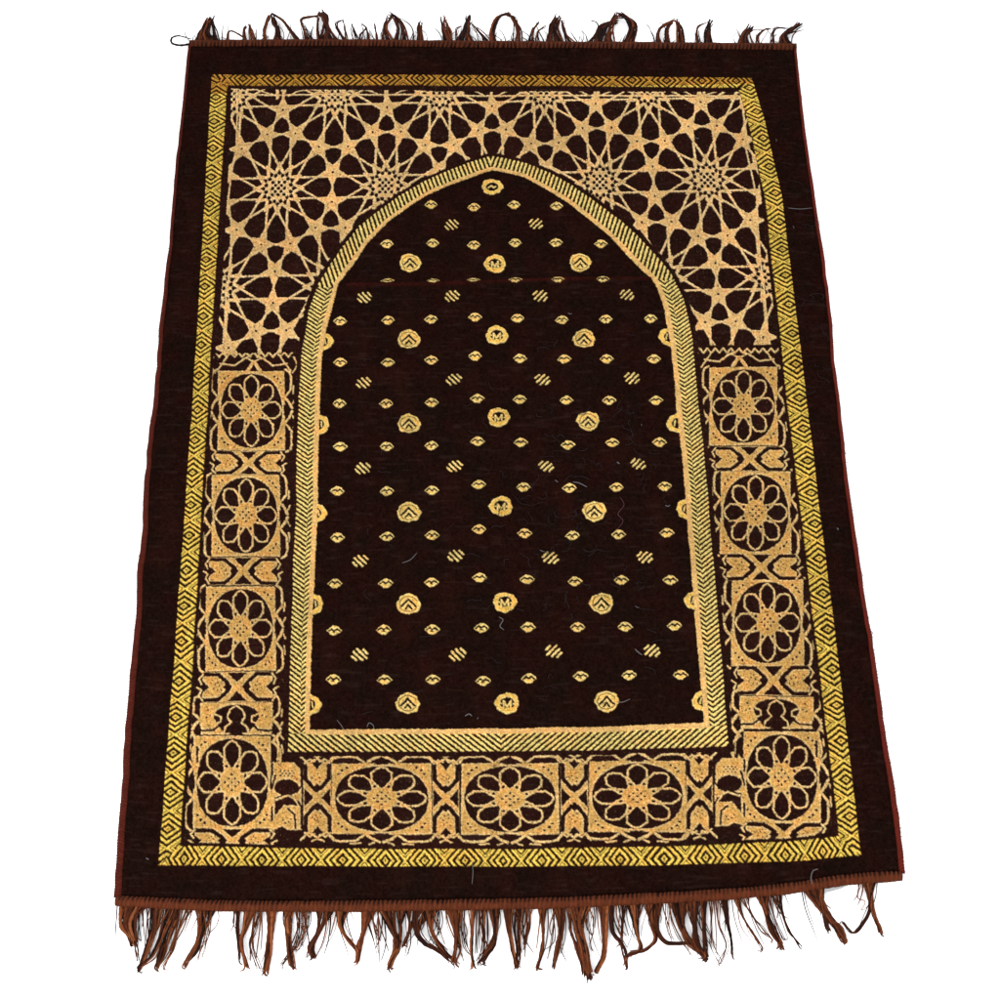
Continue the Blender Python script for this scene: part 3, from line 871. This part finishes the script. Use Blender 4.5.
# bottom fringe: (base x0, base x1, way points, strands, spread, width mm)
BT = [
    [(120, 147, [(128, 925), (133, 940)], 16, 5, 2.2), (128, 138, [(134, 935), (137, 950), (138, 960)], 4, 1.5, 1.2), (120, 126, [(121, 925), (125, 933)], 3, 3, 1.0)],
    [(150, 158, [(152, 930), (147, 950), (139, 968)], 4, 2.5, 1.5), (154, 164, [(156, 930), (149, 950), (140, 969)], 3, 2, 1.5)],
    [(165, 178, [(164, 932), (153, 955), (141, 967)], 4, 2.5, 1.8), (172, 182, [(168, 935), (162, 955), (157, 968)], 5, 2.5, 1.6)],
    [(180, 194, [(178, 932), (172, 950), (163, 966)], 5, 3, 1.3)],
    [(195, 216, [(203, 930), (196, 948), (184, 965)], 9, 3.5, 1.8), (203, 214, [(209, 932), (203, 948), (200, 961)], 4, 3.5, .9)],
    [(236, 240, [(237, 930), (240, 950), (239, 960)], 4, 2, 1.6), (246, 256, [(245, 930), (240, 942), (246, 966)], 6, 1.8, 1.7)],
    [(256, 264, [(254, 930), (252, 945), (258, 967)], 6, 3, .8)],
    [(266, 276, [(271, 930), (268, 950), (266, 970)], 7, 2.5, 2.0)],
    [(284, 294, [(289, 930), (290, 950), (292, 966)], 8, 3, 2.0), (294, 301, [(299, 925), (294, 945), (282, 964)], 4, 3, 1.0)],
    [(302, 312, [(304, 930), (299, 948), (292, 950)], 4, 3, 1.1), (316, 334, [(318, 932), (311, 948), (314, 957)], 9, 3, 1.8)],
    [(338, 350, [(342, 928), (349, 940), (357, 950), (358, 958)], 6, 2, 1.5), (362, 377, [(364, 930), (359, 945), (358, 959)], 8, 2.5, 2.0)],
    [(378, 396, [(393, 930), (398, 942), (396, 952), (389, 966)], 9, 2.4, 2.0), (396, 404, [(400, 930), (400, 945), (390, 965)], 4, 2, 1.6)],
    [(406, 424, [(410, 930), (405, 943)], 5, 2, 1.5), (414, 440, [(418, 928), (424, 941), (438, 950), (452, 961)], 9, 2.8, 1.5)],
    [(426, 436, [(432, 930), (440, 945), (453, 960)], 4, 2, 1.6), (446, 462, [(456, 930), (456, 948), (454, 962)], 9, 2.6, 2.0)],
    [(468, 476, [(472, 930), (472, 950), (473, 966)], 5, 1.4, 1.6), (460, 463, [(464, 945), (473, 957)], 2, 1, .8)],
    [(478, 486, [(482, 930), (484, 950), (478, 962)], 5, 3, 1.1), (488, 500, [(495, 932), (492, 945), (482, 961)], 9, 2.5, 2.0)],
    [(502, 513, [(509, 930), (513, 950), (516, 965)], 7, 1.6, 1.7), (516, 524, [(519, 930), (519, 950), (518, 966)], 5, 2.5, 1.4)],
    [(524, 533, [(528, 925), (526, 940), (524, 945)], 5, 2, 1.4)],
    [(538, 547, [(543, 930), (542, 948), (538, 967)], 5, 1.3, 1.8), (549, 553, [(555, 935), (551, 945), (544, 950)], 2, 1, .8)],
    [(553, 566, [(561, 930), (557, 948), (554, 967)], 7, 1.8, 1.9), (560, 567, [(562, 945), (566, 958), (572, 968)], 3, 3, .7)],
    [(568, 590, [(578, 928), (583, 950), (588, 974)], 22, 4.6, 2.3), (572, 592, [(580, 925), (586, 955), (589, 972)], 10, 2.5, 2.2)],
    [(592, 598, [(592, 930), (590, 945), (594, 950)], 3, 3, .7), (598, 608, [(605, 930), (604, 955), (597, 971)], 7, 2, 1.9)],
    [(609, 614, [(612, 930), (621, 943), (625, 952), (626, 966)], 5, 1.5, 1.6), (618, 628, [(622, 928), (622, 942)], 5, 2, 1.3)],
    [(626, 640, [(636, 930), (640, 950), (628, 955), (626, 962)], 6, 1.8, 1.6)],
    [(643, 657, [(652, 925), (655, 940), (645, 950), (630, 953)], 6, 1.6, 1.7)],
    [(656, 662, [(658, 928), (667, 943), (690, 944), (703, 956)], 6, 2, 1.8), (664, 672, [(668, 925), (672, 940)], 3, 3, .8)],
    [(668, 690, [(682, 925), (690, 942), (704, 957)], 10, 3, 1.9), (688, 700, [(695, 925), (697, 942), (706, 958)], 6, 2, 2.0)],
    [(700, 707, [(704, 925), (705, 945), (707, 957)], 4, 1.4, 1.6), (708, 714, [(711, 925), (712, 945), (720, 963)], 4, 2.5, .7)],
    [(714, 722, [(720, 925), (726, 945), (721, 963)], 4, 2, .8), (720, 727, [(727, 922), (731, 940), (732, 954)], 5, 1.4, 1.6)],
    [(732, 740, [(742, 915), (752, 932), (762, 948)], 5, 1.6, 1.2), (738, 748, [(752, 915), (763, 930), (772, 938)], 4, 2, 1.0)],
    [(756, 768, [(766, 912), (773, 930), (781, 944)], 9, 2.2, 1.9), (768, 774, [(774, 915), (783, 938), (788, 940)], 3, 2, 1.0)],
    [(775, 782, [(782, 912), (788, 930), (800, 946)], 4, 1.6, 1.2)],
    [(803, 824, [(820, 904), (830, 918), (838, 930), (844, 940)], 13, 3.2, 1.9), (815, 824, [(824, 910), (827, 925), (829, 932)], 5, 2, 1.5)],
    [(862, 874, [(869, 895), (870, 910), (860, 928), (852, 933), (843, 922)], 5, 1.4, 1.7), (864, 876, [(870, 896), (873, 912), (881, 932)], 7, 1.8, 1.8), (858, 864, [(858, 897), (865, 902), (862, 910), (868, 906)], 2, .6, .6)],
]
for b in BT: tassel(b, False)
TT = [
    [(192, 190, [(180, 45), (172, 43), (172, 38), (180, 36), (191, 39)], 2, .7, 1.5)],
    [(192, 224, [(204, 33), (210, 19)], 14, 4, 1.9), (194, 200, [(203, 30), (212, 20)], 3, 2, 1.6), (212, 222, [(214, 30), (210, 17)], 4, 2, 1.6)],
    [(226, 228, [(229, 32), (236, 33), (246, 39)], 3, .9, 1.5)],
    [(243, 248, [(244, 32), (246, 25)], 4, 1.4, 1.5), (252, 258, [(252, 32), (250, 25)], 5, 1.4, 1.5)],
    [(264, 268, [(264, 30), (270, 15)], 5, 1.4, 1.7), (272, 282, [(277, 30), (274, 22), (272, 14)], 7, 2, 1.5), (298, 303, [(290, 30), (282, 20), (272, 14)], 5, 1, 1.7)],
    [(306, 312, [(304, 30), (302, 20), (310, 17), (318, 16)], 4, 1.2, 1.4), (312, 316, [(307, 30), (302, 22)], 3, 1.2, 1.3)],
    [(318, 342, [(327, 28), (325, 18), (320, 13)], 13, 3, 1.7), (318, 321, [(318, 28), (319, 14)], 3, 1, 1.6)],
    [(345, 352, [(340, 33), (336, 24), (342, 20)], 4, 1.4, 1.3), (344, 349, [(345, 30), (343, 20)], 3, 1, 1.3)],
    [(356, 363, [(354, 30), (352, 24)], 3, 1.2, 1.3), (358, 368, [(360, 36), (366, 28), (362, 24)], 3, 1.2, 1.1), (366, 372, [(367, 30), (363, 24)], 2, .8, 1.4)],
    [(376, 379, [(376, 33), (374, 23)], 2, .6, 1.5)],
    [(380, 396, [(385, 28), (390, 16)], 7, 3, 1.4), (392, 412, [(402, 28), (396, 18), (390, 15)], 7, 3, 1.4), (413, 415, [(413, 30), (407, 22), (396, 17)], 2, .8, 1.3)],
    [(418, 425, [(420, 32), (420, 22)], 6, 2.4, 1.8)],
    [(446, 442, [(440, 34), (432, 25)], 2, .6, .8), (447, 454, [(447, 30), (444, 18)], 8, 3.4, 1.9)],
    [(455, 478, [(466, 32), (468, 17)], 11, 3.4, 1.8), (478, 496, [(480, 33), (471, 24)], 6, 2.6, 1.2), (455, 460, [(456, 30), (462, 26)], 2, 1, 1.2)],
    [(490, 498, [(492, 30), (499, 17), (510, 14)], 6, 1.8, 1.7), (512, 523, [(518, 30), (514, 18), (506, 15)], 6, 3, 1.4)],
    [(526, 536, [(532, 32), (539, 22)], 4, 1.8, 1.4), (534, 541, [(538, 32), (546, 26)], 3, 1.2, 1.4)],
    [(544, 566, [(553, 28), (558, 17)], 14, 4, 1.7), (566, 580, [(565, 33), (562, 20)], 4, 1.2, 1.6)],
    [(584, 590, [(594, 36), (598, 28), (596, 22), (591, 21)], 3, .8, 1.5)],
    [(592, 600, [(602, 28), (616, 20)], 8, 3.5, 1.9), (600, 616, [(608, 32), (612, 22), (618, 15)], 8, 4, 1.8), (622, 634, [(633, 30), (630, 20), (620, 14)], 9, 3, 1.8)],
    [(657, 656, [(652, 33), (646, 22)], 2, .5, .9), (657, 663, [(658, 32), (666, 24), (676, 20)], 5, 1.6, 1.7), (664, 670, [(667, 30), (672, 22)], 5, 2, 1.7), (676, 686, [(680, 32), (677, 21)], 6, 2.6, 1.7), (668, 669, [(664, 25), (652, 22)], 1, .4, .7)],
    [(697, 701, [(697, 33), (699, 26), (708, 22)], 3, .9, 1.5), (703, 713, [(707, 32), (711, 20)], 7, 2.2, 1.5)],
    [(736, 752, [(744, 36), (752, 27)], 9, 3, 1.7), (754, 763, [(757, 38), (764, 30), (770, 28)], 4, 1.4, 1.3), (752, 756, [(750, 32), (762, 30), (778, 28)], 2, .8, 1.0)],
    [(770, 776, [(772, 36), (776, 28), (788, 28)], 4, 1.2, 1.3), (777, 794, [(784, 36), (792, 30), (800, 24)], 12, 2.6, 1.9), (790, 794, [(794, 34), (804, 30)], 2, .8, .9)],
]
for b in TT: tassel(b, True)
# tiny frayed ends along the top hem, part of the hem
VV, FF, CC = [], [], []; off = 0
for x in np.arange(192, 794, 2.6):
    y = hem_y(x, True)
    n = rng.integers(1, 3)
    for _ in range(n):
        a = (x + rng.uniform(-1, 1), y - 1); l = rng.uniform(1.5, 4.5)
        p = np.array([[a[0], a[1], .004], [a[0] + rng.uniform(-1, 1), a[1] - l * .6, .006], [a[0] + rng.uniform(-2, 2), a[1] - l, .004]])
        P3 = W3(*spline(p, 6).T)
        v_, f_ = tube(P3, np.linspace(.8, .4, 6) * MM)
        VV.append(v_); FF.append(f_ + off); off += len(v_); CC.append(np.repeat((THREADS_T[rng.integers(0, 4)] * K * rng.uniform(.7, 1.6))[None], len(v_), 0))
fz = mesh_np('frayed_ends', np.concatenate(VV), np.concatenate(FF), M_thread, ht, np.concatenate(CC))

def fuzz(path, sgn, owner, seed):
    q = np.random.default_rng(seed)
    VV, FF, CC = [], [], []; off = 0
    for i in range(60, len(path) - 60, 6):
        if q.random() < .35: continue
        p0 = path[i]; out = np.array([sgn, 0.0]); l = q.uniform(.0008, .0030)
        a = q.normal(0, .8)
        d1 = np.array([math.cos(a) * sgn, math.sin(a)])
        pts = np.array([[*(p0 + out * .0026), .003], [*(p0 + out * .0026 + d1 * l * .6), .0035], [*(p0 + out * .0026 + d1 * l + q.normal(0, .0006, 2)), .0025]])
        v_, f_ = tube(spline(pts, 6), np.linspace(.34, .15, 6) * MM, 4)
        VV.append(v_); FF.append(f_ + off); off += len(v_)
        CC.append(np.repeat((THREADS[q.integers(0, 4)] * K * q.uniform(.5, 1.1))[None], len(v_), 0))
    o_ = mesh_np('fuzz', np.concatenate(VV), np.concatenate(FF), M_thread, owner, np.concatenate(CC))
    o_['kind'] = 'stuff'


fuzz(Lc, -1, sel_l, 61); fuzz(Rc, 1, sel_r, 62)

# grey satin tape end showing under the lifted hem at the lower right
tp = W3([820, 828, 838, 850, 851, 840, 829, 822], [888, 889, 886, 881, 884, 889, 892, 892], .003)
tp2 = tp.copy(); tp2[:, 2] += .0012
Vt = np.r_[tp, tp2]
Ft = [[0, 1, 6, 7], [1, 2, 5, 6], [2, 3, 4, 5], [8, 15, 14, 9], [9, 14, 13, 10], [10, 13, 12, 11]] + [[i, i + 8, (i + 1) % 8 + 8, (i + 1) % 8] for i in range(8)]
mesh_np('tape_end', Vt, np.array(Ft), M_tag, rug, smooth=False)


# ------------------------------------------------------------------ loose lint and threads lying on the rug
def hair(pts, wd, mat, name, label, cat, group=None, z=.0062):
    p = np.array([(x, y, z + .0012 * math.sin(i * 1.7)) for i, (x, y) in enumerate(pts)])
    q = spline(p, 8 + 5 * len(p))
    v_, f_ = tube(W3(*q.T), wd * .5 * MM * (1 - .4 * np.linspace(-1, 1, len(q)) ** 4))
    o = mesh_np(name, v_, f_, mat)
    o['label'] = label; o['category'] = cat
    if group: o['group'] = group
    return o


GRP = 'loose threads lying on the rug'
hair([(620, 497), (624, 505), (618, 514), (623, 521), (617, 530)], 1.0, M_red, 'loose_thread', 'wavy dark red thread lying between small gold motifs right of the niche centre', 'thread', GRP)
hair([(812, 885), (811, 878), (813, 871), (818, 869)], 1.3, M_lint, 'loose_thread', 'pale hooked wire-like thread on the bottom margin near the right corner', 'thread', GRP, .0075)
hair([(367, 727), (369, 723), (373, 725), (374, 729)], 1.0, M_lint, 'loose_thread', 'small pale curl of thread just above the bottom of the arch frame, left side', 'thread', GRP)
hair([(337, 720), (341, 725), (344, 730)], .8, M_lint, 'loose_thread', 'thin straight grey thread in the lower left corner of the niche', 'thread', GRP)
hair([(465, 716), (469, 714), (472, 716)], 1.3, M_lint, 'loose_thread', 'pale arched fluff above the arch frame, left of the lowest central roundel', 'thread', GRP)
hair([(617, 702), (623, 702), (630, 699)], 1.0, M_lint, 'loose_thread', 'pale thread sticking out to the right of the lowest right roundel', 'thread', GRP)
hair([(573, 482), (579, 483), (587, 487)], 1.2, M_lint, 'loose_thread', 'pale bent thread above a small gold motif in the middle of the niche', 'thread', GRP)
hair([(635, 649), (638, 652), (642, 655)], 1.3, M_lint, 'loose_thread', 'short pale thread touching the lower right striped dot', 'thread', GRP)
hair([(472, 862), (473, 872), (472, 884)], .8, M_lint, 'loose_thread', 'thin upright grey thread on the dark margin above the bottom hem', 'thread', GRP)
hair([(788, 208), (800, 209), (812, 208)], .9, M_lint, 'loose_thread', 'long level grey thread on the upper right margin', 'thread', GRP)
hair([(499, 617), (503, 620), (500, 626), (504, 630)], 1.1, M_lint, 'loose_thread', 'pale fluff hanging below the central roundel of the second row from the bottom', 'thread', GRP)
hair([(402, 563), (410, 560), (417, 553)], .9, M_lint, 'loose_thread', 'curved grey hair between two striped dots left of the niche centre', 'thread', GRP)
spec = [(694, 137), (793, 226), (776, 139), (837, 528), (846, 452), (146, 858), (635, 606), (617, 462), (568, 313), (478, 717), (641, 424), (670, 505), (540, 550), (555, 480)]
M_dim = yarn_mat('dim_lint', .8, .1, False, (.04, .034, .036))
where = ['on the star lattice just left of the right gold border', 'on the upper right margin, the brightest of them', 'on the dark margin beside the top right corner of the gold border',
         'on the right margin halfway down, the lower of two close together', 'on the right margin halfway down, the upper of two close together', 'on the lower left margin near the corner',
         'right of the central roundel row near the lower right roundel', 'above the right roundel of the middle rows', 'just inside the arch, right of the upper central roundel',
         'just above the bottom of the arch frame, left of its middle', 'by a small gold motif beside the third right roundel', 'beside the right edge of the niche, next to a half roundel',
         'between two striped dots at the centre of the niche', 'between the central roundel and the red thread']
for (x, y), wh in zip(spec, where):
    a = rng.uniform(0, 3.1)
    l = rng.uniform(1.5, 3)
    hair([(x, y), (x + l * math.cos(a) + .4, y + l * .5), (x + 2 * l * math.cos(a), y + l * math.sin(a))], rng.uniform(.9, 1.5), M_lint if rng.random() < .5 else M_dim,
         'lint_speck', 'pale lint speck ' + wh, 'lint', 'lint specks scattered on the rug')
# a haze of fine dark-grey hairs that nobody could count
VV, FF = [], []; off = 0
for i in range(150):
    if i < 80:
        x, y = rng.uniform(470, 660), rng.uniform(400, 610)
    else:
        x, y = rng.uniform(340, 680), rng.uniform(320, 720)
        if rng.random() < .3: x, y = rng.uniform(790, 830), rng.uniform(120, 480)
    a = rng.uniform(0, 6.28); l = rng.uniform(2, 7)
    pts = [(x, y)]
    for k in range(3):
        a += rng.normal(0, .7); pts.append((pts[-1][0] + l * math.cos(a), pts[-1][1] + l * .7 * math.sin(a)))
    q = spline(np.array([(u, v, .0058) for u, v in pts]), 14)
    v_, f_ = tube(W3(*q.T), np.full(14, rng.uniform(.18, .38) * MM), 4)
    VV.append(v_); FF.append(f_ + off); off += len(v_)
M_fine = yarn_mat('fine_lint', .8, .05, False, (.011, .008, .0085))
lf = mesh_np('lint', np.concatenate(VV), np.concatenate(FF), M_fine)
lf['kind'] = 'stuff'; lf['label'] = 'fine grey hairs of lint scattered over the dark niche of the rug'; lf['category'] = 'lint'
